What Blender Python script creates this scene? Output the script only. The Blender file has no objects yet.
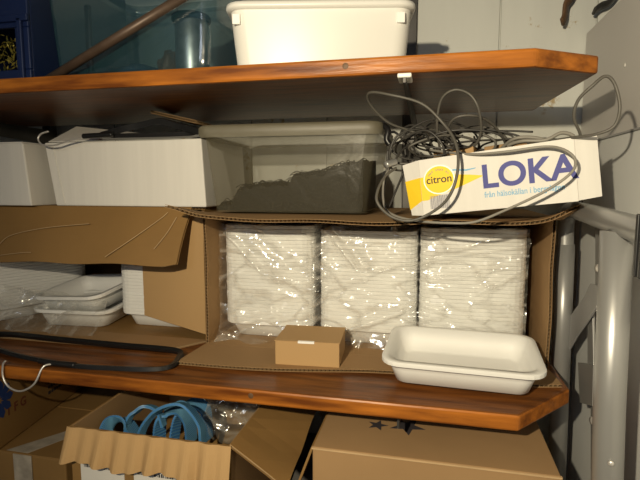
import bpy, bmesh, math, random
from mathutils import Vector, Matrix, noise
random.seed(7)
R = math.radians
col = bpy.context.scene.collection
sc = bpy.context.scene
Z0 = 0.75            # height of the lens above the floor; all coordinates below are metres relative to the lens

# ------------------------------------------------------------------ camera, world, lights, exposure
cd = bpy.data.cameras.new('camera'); cam = bpy.data.objects.new('camera', cd); col.objects.link(cam)
cam.location = (0, 0, Z0); cam.rotation_euler = (R(90 - 6.3), 0, R(12.8))
cd.sensor_width = 36; cd.lens = 36 * 490 / 640; cd.clip_start = 0.02
sc.camera = cam

w = bpy.data.worlds.new('world'); sc.world = w; w.use_nodes = True
w.node_tree.nodes['Background'].inputs[0].default_value = (0.62, 0.75, 1.0, 1)
w.node_tree.nodes['Background'].inputs[1].default_value = 0.035

def lamp(name, loc, target, energy, color, size, angle=None, blend=0.6):
    l = bpy.data.lights.new(name, 'SPOT' if angle else 'AREA')
    l.energy = energy; l.color = color
    if angle:
        l.spot_size = R(angle); l.spot_blend = blend; l.shadow_soft_size = size
    else:
        l.shape = 'DISK'; l.size = size
    o = bpy.data.objects.new(name, l); col.objects.link(o)
    o.location = Vector(loc) + Vector((0, 0, Z0))
    d = Vector(target) - Vector(loc)
    o.rotation_euler = d.to_track_quat('-Z', 'Y').to_euler()
    return o
lamp('work_lamp', (-0.24, -0.28, 0.22), (0.16, 1.0, -0.04), 46, (1.0, 0.86, 0.60), 0.012, 124, 1.0)
lamp('cool_fill', (-0.7, -1.8, 0.6), (0.3, 1.0, -0.1), 2.8, (0.80, 0.88, 1.0), 0.6)  # unseen cool fill lamp, added to lift the shaded sides

sc.view_settings.view_transform = 'Standard'; sc.view_settings.look = 'None'
sc.view_settings.gamma = 1; sc.view_settings.use_curve_mapping = False
sc.view_settings.exposure = 0.64

# ------------------------------------------------------------------ materials
def mat(name, base, rough=0.7, metal=0.0, var=0.12, scale=12, stretch=(1, 1, 1), bump=0.0, bscale=80, coat=0.0,
        dark=None, spots=0.0, spotcol=(0.1, 0.07, 0.04), spec=0.5, trans=0.0):
    m = bpy.data.materials.new(name); m.use_nodes = True
    nt = m.node_tree; n = nt.nodes; L = nt.links
    b = n['Principled BSDF']
    b.inputs['Roughness'].default_value = rough; b.inputs['Metallic'].default_value = metal
    b.inputs['Coat Weight'].default_value = coat; b.inputs['Coat Roughness'].default_value = 0.15
    b.inputs['Specular IOR Level'].default_value = spec
    tc = n.new('ShaderNodeTexCoord'); mp = n.new('ShaderNodeMapping'); mp.inputs['Scale'].default_value = stretch
    L.new(tc.outputs['Object'], mp.inputs[0])
    nz = n.new('ShaderNodeTexNoise'); nz.inputs['Scale'].default_value = scale; nz.inputs['Detail'].default_value = 5
    L.new(mp.outputs[0], nz.inputs['Vector'])
    cr = n.new('ShaderNodeValToRGB')
    d = dark if dark else tuple(c * (1 - var * 2) for c in base)
    cr.color_ramp.elements[0].position = 0.3; cr.color_ramp.elements[0].color = (*d, 1)
    cr.color_ramp.elements[1].position = 0.7; cr.color_ramp.elements[1].color = (*base, 1)
    L.new(nz.outputs['Fac'], cr.inputs[0]); out = cr.outputs[0]
    if spots:
        n2 = n.new('ShaderNodeTexNoise'); n2.inputs['Scale'].default_value = 9; n2.inputs['Detail'].default_value = 8
        n2.inputs['Roughness'].default_value = 0.75
        L.new(tc.outputs['Object'], n2.inputs['Vector'])
        r2 = n.new('ShaderNodeValToRGB'); r2.color_ramp.elements[0].position = spots; r2.color_ramp.elements[1].position = spots + 0.05
        L.new(n2.outputs['Fac'], r2.inputs[0])
        mx = n.new('ShaderNodeMix'); mx.data_type = 'RGBA'
        L.new(r2.outputs[0], mx.inputs[0]); L.new(out, mx.inputs[6]); mx.inputs[7].default_value = (*spotcol, 1)
        out = mx.outputs[2]
    L.new(out, b.inputs['Base Color'])
    if bump:
        n3 = n.new('ShaderNodeTexNoise'); n3.inputs['Scale'].default_value = bscale; n3.inputs['Detail'].default_value = 4
        L.new(mp.outputs[0], n3.inputs['Vector'])
        bp = n.new('ShaderNodeBump'); bp.inputs['Strength'].default_value = bump; bp.inputs['Distance'].default_value = 0.003
        L.new(n3.outputs['Fac'], bp.inputs['Height']); L.new(bp.outputs[0], b.inputs['Normal'])
    if trans: b.inputs['Transmission Weight'].default_value = trans
    return m

def film_mat(name, tint, fac, rough, bump=0.6, bscale=30, creases=0.35, diffuse=0.5, streaks=0.0):
    """see-through plastic: transparent sheet with a thin diffuse + glossy share that grows in the creases"""
    m = bpy.data.materials.new(name); m.use_nodes = True
    nt = m.node_tree; n = nt.nodes; L = nt.links
    n.remove(n['Principled BSDF']); out = n['Material Output']
    tc = n.new('ShaderNodeTexCoord')
    nz = n.new('ShaderNodeTexNoise'); nz.inputs['Scale'].default_value = bscale; nz.inputs['Detail'].default_value = 1.0 if streaks else 4
    nz.inputs['Distortion'].default_value = 1.2
    if streaks:
        mq = n.new('ShaderNodeMapping'); mq.inputs['Rotation'].default_value = (0, R(-24), 0); mq.inputs['Scale'].default_value = (0.5, 1, 1.5)
        L.new(tc.outputs['Object'], mq.inputs[0]); L.new(mq.outputs[0], nz.inputs['Vector'])
    else: L.new(tc.outputs['Object'], nz.inputs['Vector'])
    bp = n.new('ShaderNodeBump'); bp.inputs['Strength'].default_value = bump; bp.inputs['Distance'].default_value = 0.01
    L.new(nz.outputs['Fac'], bp.inputs['Height'])
    tr = n.new('ShaderNodeBsdfTransparent'); tr.inputs[0].default_value = (0.97, 0.97, 0.96, 1)
    gl = n.new('ShaderNodeBsdfGlossy'); gl.inputs['Roughness'].default_value = rough; gl.inputs[0].default_value = (1, 1, 1, 1)
    df = n.new('ShaderNodeBsdfDiffuse'); df.inputs[0].default_value = (*tint, 1)
    L.new(bp.outputs[0], gl.inputs['Normal'])
    m1 = n.new('ShaderNodeMixShader'); m1.inputs[0].default_value = diffuse
    L.new(gl.outputs[0], m1.inputs[1]); L.new(df.outputs[0], m1.inputs[2])
    lw = n.new('ShaderNodeLayerWeight'); lw.inputs[0].default_value = 0.35; L.new(bp.outputs[0], lw.inputs['Normal'])
    ml = n.new('ShaderNodeMath'); ml.operation = 'MULTIPLY_ADD'; ml.inputs[1].default_value = creases; ml.inputs[2].default_value = fac
    ml.use_clamp = True
    L.new(lw.outputs['Facing'], ml.inputs[0])
    if streaks:
        mpp = n.new('ShaderNodeMapping'); mpp.inputs['Rotation'].default_value = (0, R(28), 0); mpp.inputs['Scale'].default_value = (7, 7, 15)
        L.new(tc.outputs['Object'], mpp.inputs[0])
        n5 = n.new('ShaderNodeTexNoise'); n5.inputs['Scale'].default_value = 0.8; L.new(mpp.outputs[0], n5.inputs['Vector'])
        va = n.new('ShaderNodeVectorMath'); va.operation = 'MULTIPLY_ADD'; va.inputs[1].default_value = (1.6, 1.6, 1.6)
        L.new(n5.outputs['Color'], va.inputs[0]); L.new(mpp.outputs[0], va.inputs[2])
        vo = n.new('ShaderNodeTexVoronoi'); vo.feature = 'DISTANCE_TO_EDGE'; vo.inputs['Scale'].default_value = 1.0
        L.new(va.outputs[0], vo.inputs['Vector'])
        mr = n.new('ShaderNodeMapRange'); mr.inputs[1].default_value = 0.0; mr.inputs[2].default_value = 0.10; mr.inputs[3].default_value = streaks; mr.inputs[4].default_value = 0.0
        L.new(vo.outputs['Distance'], mr.inputs[0])
        ad = n.new('ShaderNodeMath'); ad.operation = 'ADD'; ad.use_clamp = True
        L.new(ml.outputs[0], ad.inputs[0]); L.new(mr.outputs[0], ad.inputs[1]); ml = ad
    m2 = n.new('ShaderNodeMixShader'); L.new(ml.outputs[0], m2.inputs[0])
    L.new(tr.outputs[0], m2.inputs[1]); L.new(m1.outputs[0], m2.inputs[2])
    L.new(m2.outputs[0], out.inputs['Surface'])
    return m

M = {}
M['wood'] = mat('varnished_pine', (0.46, 0.155, 0.022), 0.33, var=0.2, scale=7, stretch=(1, 9, 9), bump=0.15, bscale=25, coat=0.0, spec=0.2, dark=(0.13, 0.038, 0.008), spots=0.66, spotcol=(0.09, 0.03, 0.012))
M['wood_shaded'] = mat('shaded_pine', (0.24, 0.085, 0.020), 0.3, var=0.2, scale=7, stretch=(1, 9, 9), bump=0.15, bscale=25, spec=0.12, dark=(0.075, 0.026, 0.009), spots=0.64, spotcol=(0.04, 0.015, 0.008))  # same pine with shade painted in, for the boards' tops and undersides
M['card'] = mat('brown_cardboard', (0.36, 0.225, 0.11), 0.85, var=0.07, scale=5, bump=0.1, bscale=40, spec=0.15)
M['card_dark'] = mat('dark_brown_cardboard', (0.28, 0.16, 0.055), 0.6, var=0.08, scale=6, bump=0.15, bscale=30, spec=0.3)
M['flute'] = mat('cardboard_core', (0.42, 0.29, 0.16), 0.9, var=0.1, spec=0.1)
M['crease'] = mat('pale_crease', (0.55, 0.38, 0.21), 0.9, spec=0.1)
M['kraft'] = mat('smooth_kraft_board', (0.47, 0.30, 0.14), 0.75, var=0.03, scale=4, spec=0.2)
M['whitecard'] = mat('white_cardboard', (0.72, 0.70, 0.66), 0.7, var=0.03, scale=8, stretch=(9, 9, 0.5), bump=0.08, bscale=12, spec=0.3)
M['foam'] = mat('white_foam', (0.83, 0.83, 0.81), 0.5, var=0.02, spec=0.35)
M['film'] = film_mat('clear_film', (0.97, 0.94, 0.86), 0.04, 0.16, 0.75, 12, 0.42, 0.5, 0.30)
M['binplastic'] = film_mat('milky_plastic', (0.27, 0.235, 0.15), 0.13, 0.3, 0.25, 12, 0.25, 0.93)
M['binrim'] = film_mat('milky_plastic_rim', (0.19, 0.17, 0.115), 0.62, 0.55, 0.2, 12, 0.2, 0.9)
M['blueplastic'] = film_mat('blue_tinted_plastic', (0.035, 0.10, 0.13), 0.30, 0.15, 0.2, 8, 0.35, 0.7)
M['blueplastic'].node_tree.nodes['Transparent BSDF'].inputs[0].default_value = (0.76, 0.85, 0.87, 1)
M['whiteplastic'] = mat('white_plastic', (0.80, 0.79, 0.75), 0.35, var=0.03, scale=5)
M['clearlabel'] = mat('whitish_sticker', (0.92, 0.91, 0.88), 0.4, var=0.01)
M['wall'] = mat('painted_boards', (0.66, 0.67, 0.63), 0.55, var=0.05, scale=4, stretch=(3, 1, 0.6), bump=0.1, bscale=20, spots=0.605, spotcol=(0.40, 0.30, 0.16))
M['gap'] = mat('dark_seam', (0.05, 0.045, 0.04), 0.9)
M['floor'] = mat('concrete', (0.22, 0.21, 0.2), 0.9, var=0.15)
M['ceil'] = mat('ceiling_board', (0.35, 0.33, 0.3), 0.9)
M['cab'] = mat('grey_cabinet_paint', (0.60, 0.575, 0.55), 0.5, var=0.03, scale=3)
M['tablegrey'] = mat('light_grey_laminate', (0.68, 0.69, 0.68), 0.5, var=0.03, scale=3)
M['edging'] = mat('grey_edging', (0.36, 0.36, 0.36), 0.5)
M['steel'] = mat('grey_painted_steel', (0.34, 0.34, 0.335), 0.36, metal=0.45, var=0.04, scale=8)
M['chrome'] = mat('bright_steel', (0.75, 0.73, 0.7), 0.3, metal=0.6, var=0.05)
M['galv'] = mat('galvanised_steel', (0.50, 0.52, 0.54), 0.38, metal=0.9, var=0.15, scale=60)
M['darkmetal'] = mat('dark_steel', (0.10, 0.095, 0.09), 0.5, metal=0.6, var=0.2)
M['black'] = mat('black_plastic', (0.012, 0.012, 0.013), 0.35, var=0.1)
M['cable'] = mat('grey_rubber_cable', (0.10, 0.093, 0.08), 0.5, var=0.08, scale=40)
M['cable2'] = mat('dark_rubber_cable', (0.045, 0.042, 0.038), 0.45, var=0.1, scale=40)
M['cable3'] = mat('pale_grey_cable', (0.24, 0.225, 0.195), 0.5, var=0.05, scale=40)
M['bluecrate'] = mat('dark_blue_plastic', (0.008, 0.02, 0.085), 0.4, var=0.1, scale=4)
M['navy'] = mat('navy_cloth', (0.02, 0.05, 0.10), 0.9, var=0.2, scale=9)
M['brownthing'] = mat('brown_leather', (0.16, 0.085, 0.04), 0.6, var=0.2, scale=15, bump=0.4)
M['pole'] = mat('rusty_pole', (0.13, 0.085, 0.06), 0.45, metal=0.3, var=0.2, scale=30)
M['tinsel'] = mat('gold_green_leaf', (0.75, 0.60, 0.12), 0.25, metal=0.5, var=0.35, scale=60, dark=(0.05, 0.08, 0.02))
M['debris'] = mat('black_scraps', (0.006, 0.0065, 0.006), 0.7, var=0.3, scale=120, bump=0.9, bscale=160, spec=0.2, spots=0.66, spotcol=(0.45, 0.40, 0.28))
M['blue'] = mat('blue_strap', (0.06, 0.22, 0.52), 0.5, var=0.12, scale=30)
M['rib'] = mat('pale_blue_strap_rib', (0.14, 0.35, 0.55), 0.45)
M['lokablue'] = mat('dark_blue_print', (0.045, 0.05, 0.25), 0.6, var=0.02)
M['sky'] = mat('light_blue_print', (0.16, 0.40, 0.62), 0.6, var=0.02)
M['yellow'] = mat('yellow_print', (0.90, 0.62, 0.02), 0.6, var=0.02)
M['ink'] = mat('black_print', (0.035, 0.03, 0.035), 0.7, var=0.02)
M['greyink'] = mat('grey_print', (0.25, 0.24, 0.28), 0.7, var=0.02)
M['redink'] = mat('brown_red_print', (0.16, 0.045, 0.02), 0.7, var=0.02)
M['blueink'] = mat('deep_blue_print', (0.015, 0.045, 0.19), 0.6, var=0.05)
M['paper'] = mat('white_paper_label', (0.68, 0.66, 0.62), 0.7, var=0.02)
M['tape'] = mat('worn_white_tape', (0.48, 0.42, 0.34), 0.5, var=0.2, scale=40)
M['lamppaint'] = M['whitecard']

# ------------------------------------------------------------------ helpers
class MB:
    def __init__(s): s.v = []; s.f = []
    def add(s, v, f):
        o = len(s.v); s.v += [Vector(p) for p in v]; s.f += [tuple(i + o for i in q) for q in f]; return s
    def box(s, x0, x1, y0, y1, z0, z1, mtx=None):
        v = [Vector((x, y, z)) for z in (z0, z1) for x, y in ((x0, y0), (x1, y0), (x1, y1), (x0, y1))]
        if mtx: v = [mtx @ p for p in v]
        return s.add(v, [(3, 2, 1, 0), (4, 5, 6, 7), (0, 1, 5, 4), (1, 2, 6, 5), (2, 3, 7, 6), (3, 0, 4, 7)])
    def prism(s, pts, z0, z1, mtx=None):
        n = len(pts); v = [Vector((p[0], p[1], z)) for z in (z0, z1) for p in pts]
        if mtx: v = [mtx @ p for p in v]
        return s.add(v, [tuple(range(n - 1, -1, -1)), tuple(range(n, 2 * n))] + [(i, (i + 1) % n, n + (i + 1) % n, n + i) for i in range(n)])
    def tube(s, pts, r, seg=8, smooth=True, closed=False, prof=None):
        pts = [Vector(p) for p in pts]
        if smooth: pts = spline(pts, closed)
        n = len(pts); rings = []; ref = Vector((0.13, 0.21, 1)).normalized()
        prevx = None
        for i, p in enumerate(pts):
            if closed: t = pts[(i + 1) % n] - pts[i - 1]
            else: t = pts[min(i + 1, n - 1)] - pts[max(i - 1, 0)]
            t.normalize()
            x = (prevx if prevx else t.cross(ref)); x = (x - t * x.dot(t))
            if x.length < 1e-6: x = t.orthogonal()
            x.normalize(); prevx = x; y = t.cross(x)
            rr = r[min(i, len(r) - 1)] if isinstance(r, (list, tuple)) else r
            if prof: rings.append([p + x * a + y * b for a, b in prof])
            else: rings.append([p + (x * math.cos(a) + y * math.sin(a)) * rr for a in [2 * math.pi * k / seg for k in range(seg)]])
        m = len(rings[0]); v = [q for rg in rings for q in rg]; f = []
        for i in range(n if closed else n - 1):
            j = (i + 1) % n
            for k in range(m):
                f.append((i * m + k, i * m + (k + 1) % m, j * m + (k + 1) % m, j * m + k))
        if not closed: f += [tuple(range(m - 1, -1, -1)), tuple((n - 1) * m + k for k in range(m))]
        return s.add(v, f)
    def lathe(s, prof, c, seg=28, axis=None):
        c = Vector(c); v = []; n = len(prof)
        mt = axis.to_track_quat('Z', 'Y').to_matrix() if axis else Matrix.Identity(3)
        for r, z in prof:
            for k in range(seg):
                a = 2 * math.pi * k / seg
                v.append(c + mt @ Vector((r * math.cos(a), r * math.sin(a), z)))
        f = [(i * seg + k, i * seg + (k + 1) % seg, (i + 1) * seg + (k + 1) % seg, (i + 1) * seg + k) for i in range(n - 1) for k in range(seg)]
        f += [tuple(range(seg - 1, -1, -1)), tuple((n - 1) * seg + k for k in range(seg))]
        return s.add(v, f)
    def slab(s, P, nu, nv, t, off=0.0):
        """closed slab of thickness t following the surface P(u,v)"""
        e = 1e-3; g = []
        for j in range(nv + 1):
            for i in range(nu + 1):
                u, v = i / nu, j / nv
                p = P(u, v)
                du = P(min(u + e, 1), v) - P(max(u - e, 0), v); dv = P(u, min(v + e, 1)) - P(u, max(v - e, 0))
                g.append((p, du.cross(dv).normalized()))
        W = nu + 1; N = len(g)
        v = [p + n * (off + t / 2) for p, n in g] + [p + n * (off - t / 2) for p, n in g]; f = []
        for j in range(nv):
            for i in range(nu):
                a = j * W + i
                f.append((a, a + 1, a + W + 1, a + W)); f.append((N + a, N + a + W, N + a + W + 1, N + a + 1))
        bd = [i for i in range(W)] + [j * W + nu for j in range(1, nv + 1)] + [nv * W + i for i in range(nu - 1, -1, -1)] + [j * W for j in range(nv - 1, 0, -1)]
        for k in range(len(bd)):
            a, b = bd[k], bd[(k + 1) % len(bd)]
            f.append((a, a + N, b + N, b))
        return s.add(v, f)
    def sine(s, P, length, nv, T, period=0.008):
        nu = max(8, int(length / period * 8)); e = 1e-3; v = []
        for j in range(nv + 1):
            for i in range(nu + 1):
                u, w_ = i / nu, j / nv
                du = P(min(u + e, 1), w_) - P(max(u - e, 0), w_); dv = P(u, min(w_ + e, 1)) - P(u, max(w_ - e, 0))
                nn = du.cross(dv).normalized()
                v.append(P(u, w_) + nn * math.sin(2 * math.pi * i / 8) * T * 0.40)
        W = nu + 1
        return s.add(v, [(j * W + i, j * W + i + 1, (j + 1) * W + i + 1, (j + 1) * W + i) for j in range(nv) for i in range(nu)])
    def build(s, name, m, parent=None, smooth=False, origin=None, bevel=0.0):
        """vertices are lens-relative world metres unless a parent empty is given, then they are rebased on it"""
        o3 = Vector(parent['_o']) if parent else (Vector(origin) if origin else s.base())
        me = bpy.data.meshes.new(name)
        me.from_pydata([tuple(p - o3) for p in s.v], [], s.f); me.materials.append(m)
        bm = bmesh.new(); bm.from_mesh(me); bmesh.ops.recalc_face_normals(bm, faces=bm.faces); bm.to_mesh(me); bm.free()
        if smooth:
            me.polygons.foreach_set('use_smooth', [True] * len(me.polygons))
        o = bpy.data.objects.new(name, me); col.objects.link(o)
        if bevel:
            b = o.modifiers.new('bevel', 'BEVEL'); b.width = bevel; b.segments = 2; b.limit_method = 'ANGLE'
        if parent: o.parent = parent; root = parent
        else: o.location = o3 + Vector((0, 0, Z0))
        o['_o'] = tuple(o3)
        return o
    def base(s):
        xs = [p.x for p in s.v]; ys = [p.y for p in s.v]; zs = [p.z for p in s.v]
        return Vector(((min(xs) + max(xs)) / 2, (min(ys) + max(ys)) / 2, min(zs)))

def spline(p, closed=False, k=10):
    out = []; n = len(p)
    for i in range(n if closed else n - 1):
        if closed: a, b, c, d = p[i - 1], p[i], p[(i + 1) % n], p[(i + 2) % n]
        else: a, b, c, d = p[max(i - 1, 0)], p[i], p[i + 1], p[min(i + 2, n - 1)]
        for j in range(k):
            t = j / k
            out.append(0.5 * ((2 * b) + (c - a) * t + (2 * a - 5 * b + 4 * c - d) * t * t + (3 * b - a - 3 * c + d) * t ** 3))
    if not closed: out.append(p[-1].copy())
    return out

def tag(o, label, cat, group=None, kind=None):
    o['label'] = label; o['category'] = cat
    if group: o['group'] = group
    if kind: o['kind'] = kind
    return o
def empty(name, loc, label, cat, group=None):
    o = bpy.data.objects.new(name, None); col.objects.link(o)
    o.empty_display_size = 0.02
    o.location = Vector(loc) + Vector((0, 0, Z0)); o['_o'] = tuple(loc)
    return tag(o, label, cat, group)
def struct(o): o['kind'] = 'structure'; return o
def quad(a, b, c, d):
    a, b, c, d = map(Vector, (a, b, c, d))
    return lambda u, v: (a * (1 - u) + b * u) * (1 - v) + (d * (1 - u) + c * u) * v
def warp(P, amp, fr, seed=0, dirn=None):
    def Q(u, v):
        p = P(u, v); k = noise.noise(Vector((p.x * fr + seed, p.y * fr, p.z * fr)))
        return p + (dirn or Vector((0, 0, 1))) * amp * k
    return Q
def panel(name, P, length, parent, m, T=0.0062, nu=12, nv=6, nvs=None):
    """corrugated board: two liners (one mesh) and its wavy core as a sub-part; flutes show at v=0 and v=1"""
    mb = MB(); mb.slab(P, nu, nv, 0.0008, T / 2 - 0.0004); mb.slab(P, nu, nv, 0.0008, -T / 2 + 0.0004)
    o = mb.build(name, m, parent)
    f = MB().sine(P, length, nvs or nv, T).build('corrugated_core', M['flute'], o)
    return o
def txt(s, size, mtx, m, name, parent, bold=0.0, thick=0.0004, align='LEFT', sx=1.0):
    c = bpy.data.curves.new('t', 'FONT'); c.body = s; c.size = size; c.offset = bold; c.extrude = thick / 2; c.align_x = align
    o = bpy.data.objects.new('t', c); col.objects.link(o)
    dg = bpy.context.evaluated_depsgraph_get(); me = bpy.data.meshes.new_from_object(o.evaluated_get(dg))
    bpy.data.objects.remove(o)
    me.transform(Matrix.Diagonal((sx, 1, 1, 1))); me.transform(mtx)
    me.materials.clear(); me.materials.append(m)
    q = bpy.data.objects.new(name, me); col.objects.link(q); q.parent = parent
    q['_o'] = parent['_o']
    return q

# ------------------------------------------------------------------ setting
WALL = 1.38
mb = MB(); xs = [-2.0] + [-0.972 + 0.2265 * k - 0.2265 * 4 for k in range(14)] + [2.0]
xs = sorted(x for x in xs if -2.0 <= x <= 2.0)
for a, b in zip(xs, xs[1:]):
    mb.box(a + 0.0018, b - 0.0018, WALL, WALL + 0.02, -Z0, 1.3)
mb.box(-2, 2, WALL + 0.008, WALL + 0.03, -Z0, 1.3)
struct(mb.build('wall_back', M['wall'], bevel=0.0015))
struct(MB().box(-2, 2, -2.5, WALL + 0.03, -Z0 - 0.05, -Z0).build('floor', M['floor']))
struct(MB().box(-2.03, -2, -2.5, WALL, -Z0, 1.3).build('wall_left', M['wall']))
struct(MB().box(2, 2.03, -2.5, WALL, -Z0, 1.3).build('wall_right', M['wall']))
struct(MB().box(-2, 2, -0.6, WALL + 0.03, 1.3, 1.33).build('ceiling', M['ceil']))

# ------------------------------------------------------------------ shelf boards
def board(z0, z1, yb, xr_back, tip, label, seed):
    t = empty('shelf_board', (-0.6, 1.0, z0), label, 'shelf', 'varnished pine shelf boards')
    pts = [(-1.75, 0.80), (0.145, 0.80), tip, (xr_back, yb), (-1.75, yb)]
    o = MB().prism(pts, z0, z1).build('plank', M['wood'], t, bevel=0.004)
    o.data.materials.append(M['wood_shaded'])
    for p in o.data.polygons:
        if abs(p.normal.z) > .9: p.material_index = 1     # broad faces, above and below, get the darker pine: shade put into the colour
    k = MB()
    for a in (-0.31, ) if seed else (-0.14,):
        k.lathe([(0.006, 0), (0.005, 0.0006), (0.001, 0.0008)], (a, 0.8005, (z0 + z1) / 2 + 0.002), 14, Vector((0, -1, 0)))
    k.build('knot', M['brownthing'], t, smooth=True)
    return t
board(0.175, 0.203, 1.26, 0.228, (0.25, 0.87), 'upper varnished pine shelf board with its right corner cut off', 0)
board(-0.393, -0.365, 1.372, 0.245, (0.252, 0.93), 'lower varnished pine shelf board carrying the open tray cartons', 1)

for (x, lab) in ((-0.066, 'slotted steel shelf rail with bracket on the wall beside the grey cables'), (-1.2, 'slotted steel shelf rail with bracket far left')):
    t = empty('shelf_bracket', (x, 1.37, -0.7), lab, 'bracket')
    rl = MB().box(x - 0.014, x + 0.014, 1.366, WALL, -0.72, 0.62)
    rl.box(x - 0.016, x - 0.012, 1.356, WALL, -0.72, 0.62); rl.box(x + 0.012, x + 0.016, 1.356, WALL, -0.72, 0.62)
    rl.build('rail', M['darkmetal'], t)
    for zt, zl in ((0.1745, 'arm'), (-0.3935, 'arm')):
        a = MB()
        xx = x + 0.02
        v = [(0.797, zt), (1.366, zt), (1.366, zt - 0.048), (1.30, zt - 0.044), (0.86, zt - 0.022), (0.797, zt - 0.014)]
        n = len(v)
        vv = [(xx - 0.002, p, q) for p, q in v] + [(xx + 0.002, p, q) for p, q in v]
        a.add(vv, [tuple(range(n)), tuple(range(2 * n - 1, n - 1, -1))] + [(i, (i + 1) % n, n + (i + 1) % n, n + i) for i in range(n)])
        o = a.build(zl, M['darkmetal'], t)
        if zt > 0: MB().box(xx - 0.011, xx + 0.011, 0.793, 0.84, zt - 0.007, zt).build('end_cap', M['whiteplastic'], o, bevel=0.002)

# ------------------------------------------------------------------ foam trays
TW, TD, TH = 0.22, 0.285, 0.042
def rr(w_, d_, r, k=5):
    out = []
    for cx, cy, a0 in ((w_ / 2 - r, d_ / 2 - r, 0), (-w_ / 2 + r, d_ / 2 - r, 90), (-w_ / 2 + r, -d_ / 2 + r, 180), (w_ / 2 - r, -d_ / 2 + r, 270)):
        for i in range(k + 1):
            a = R(a0 + 90 * i / k); out.append((cx + r * math.cos(a), cy + r * math.sin(a)))
    return out
def tray_mesh(W=TW, D=TD, H=TH, name='foam_tray', t=0.0035, lip=0.010):
    prof = [(-0.030, 0.0, 0.020), (-0.024, 0.0015, 0.024), (-0.016, H * 0.55, 0.027), (-lip, H - 0.004, 0.030), (-0.003, H - 0.0045, 0.033), (-0.0020, H - 0.0078, 0.033), (-0.0003, H - 0.0078, 0.035), (0, H - 0.004, 0.035), (0, H - 0.0006, 0.035), (-0.0006, H, 0.0345),
            (-lip - 0.003, H - 0.0004, 0.030), (-0.016 - t, H * 0.55, 0.025), (-0.024 - t, 0.0015 + t, 0.021), (-0.034 - t, t, 0.016)]
    v = []; f = []; n = None
    for ins, z, r in prof:
        ring = rr(W + 2 * ins, D + 2 * ins, r); n = len(ring)
        v += [(x, y, z) for x, y in ring]
    for i in range(len(prof) - 1):
        for k in range(n):
            f.append((i * n + k, i * n + (k + 1) % n, (i + 1) * n + (k + 1) % n, (i + 1) * n + k))
    f.append(tuple(range(n - 1, -1, -1))); f.append(tuple((len(prof) - 1) * n + k for k in range(n)))
    me = bpy.data.meshes.new(name); me.from_pydata(v, [], f); me.materials.append(M['foam'])
    me.polygons.foreach_set('use_smooth', [not (5 * n <= i < 8 * n) for i in range(len(me.polygons))])
    return me
TM = tray_mesh(); TM2 = tray_mesh(0.280, 0.205, 0.048, t=0.004, lip=0.011)
TM3 = tray_mesh(0.22, 0.20, 0.048)
def tray(me, x, y, z, rz=0, rx=0, ry=0, label='', group=None):
    o = bpy.data.objects.new('foam_tray', me); col.objects.link(o)
    o.location = (x, y, z + Z0); o.rotation_euler = (rx, ry, rz)
    return tag(o, label, 'tray', group)
def stack(cx, cy, z, n, pitch, rz, label, group, ry=0.0, top=None):
    for k in range(n):
        tray(TM, cx + random.uniform(-.0005, .0005) + k * pitch * ry, cy + random.uniform(-.0007, .0007), z + k * pitch, rz + random.uniform(-.006, .006), label=label if 0 < k < n - 1 else label.replace('white foam tray nested', 'topmost white foam tray nested' if k else 'lowest white foam tray nested'), group=group)

BOT = -0.365
# ------------------------------------------------------------------ right carton, open towards us, lying on the lower shelf
def carton(name, x0, x1, y0, y1, z0, z1, label, m):
    t = empty(name, ((x0 + x1) / 2, y0, z0), label, 'box')
    h = 0.0026
    panel('bottom_panel', quad((x0, y0, z0 + h), (x1, y0, z0 + h), (x1, y1, z0 + h), (x0, y1, z0 + h)), x1 - x0, t, m, nv=1)
    panel('top_panel', quad((x0, y0, z1 - h), (x1, y0, z1 - h), (x1, y1, z1 - h), (x0, y1, z1 - h)), x1 - x0, t, m, nv=1)
    for x in (x0 + h, x1 - h):
        panel('side_panel', warp(quad((x, y0, z0 + .005), (x, y0, z1 - .005), (x, y1, z1 - .005), (x, y1, z0 + .005)), 0.004, 9, x, Vector((1, 0, 0))), z1 - z0, t, m, nv=1)
    MB().box(x0 + .006, x1 - .006, y1 - 0.004, y1, z0 + .005, z1 - .005).build('back_panel', m, t)
    return t
rc = carton('open_carton', -0.497, 0.233, 1.01, 1.355, BOT, -0.060, 'right open brown carton lying on its side, packed with three stacks of white foam trays', M['card'])
# bottom flap on the shelf
def Pf(u, v):
    a = Vector((-0.497 + 0.730 * u, 1.008, BOT + 0.003)); ln = 0.128 * (1 - u) + 0.072 * u + 0.012 * math.sin(u * 9)
    return a + Vector((-0.004 * v * (1 - u) + 0.006 * u * v, -ln * v, 0.0015 * v * math.sin(u * 12) + 0.002 * v))
panel('flap', Pf, 0.73, rc, M['card'], nu=30, nv=4)
# top flap, wavy, sticks out over the opening
def Pt(u, v):
    x = -0.500 + 0.742 * u
    ln = 0.125 - 0.02 * u + 0.006 * math.sin(u * 17)
    rise = 0.016 * math.exp(-(u / 0.05) ** 2) + 0.020 * math.exp(-((1 - u) / 0.05) ** 2) + 0.002 * math.sin(u * 20)
    sag = -0.012 * math.sin(u * math.pi) ** 0.6
    return Vector((x + 0.015 * v * (u - .5) - 0.012 * v * max(0, 1 - u * 20), 1.012 - ln * v, -0.0625 + v * (rise + sag + 0.007 * (1 if u < .7 else 1))))
panel('flap', Pt, 0.74, rc, M['card'], nu=50, nv=4)
# worn bits where the tape tore off the top flap
sf = MB().slab(quad((0.229, 1.012, -0.35), (0.229, 1.012, -0.07), (0.233, 0.985, -0.075), (0.233, 0.985, -0.345)), 6, 2, 0.003)

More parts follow.
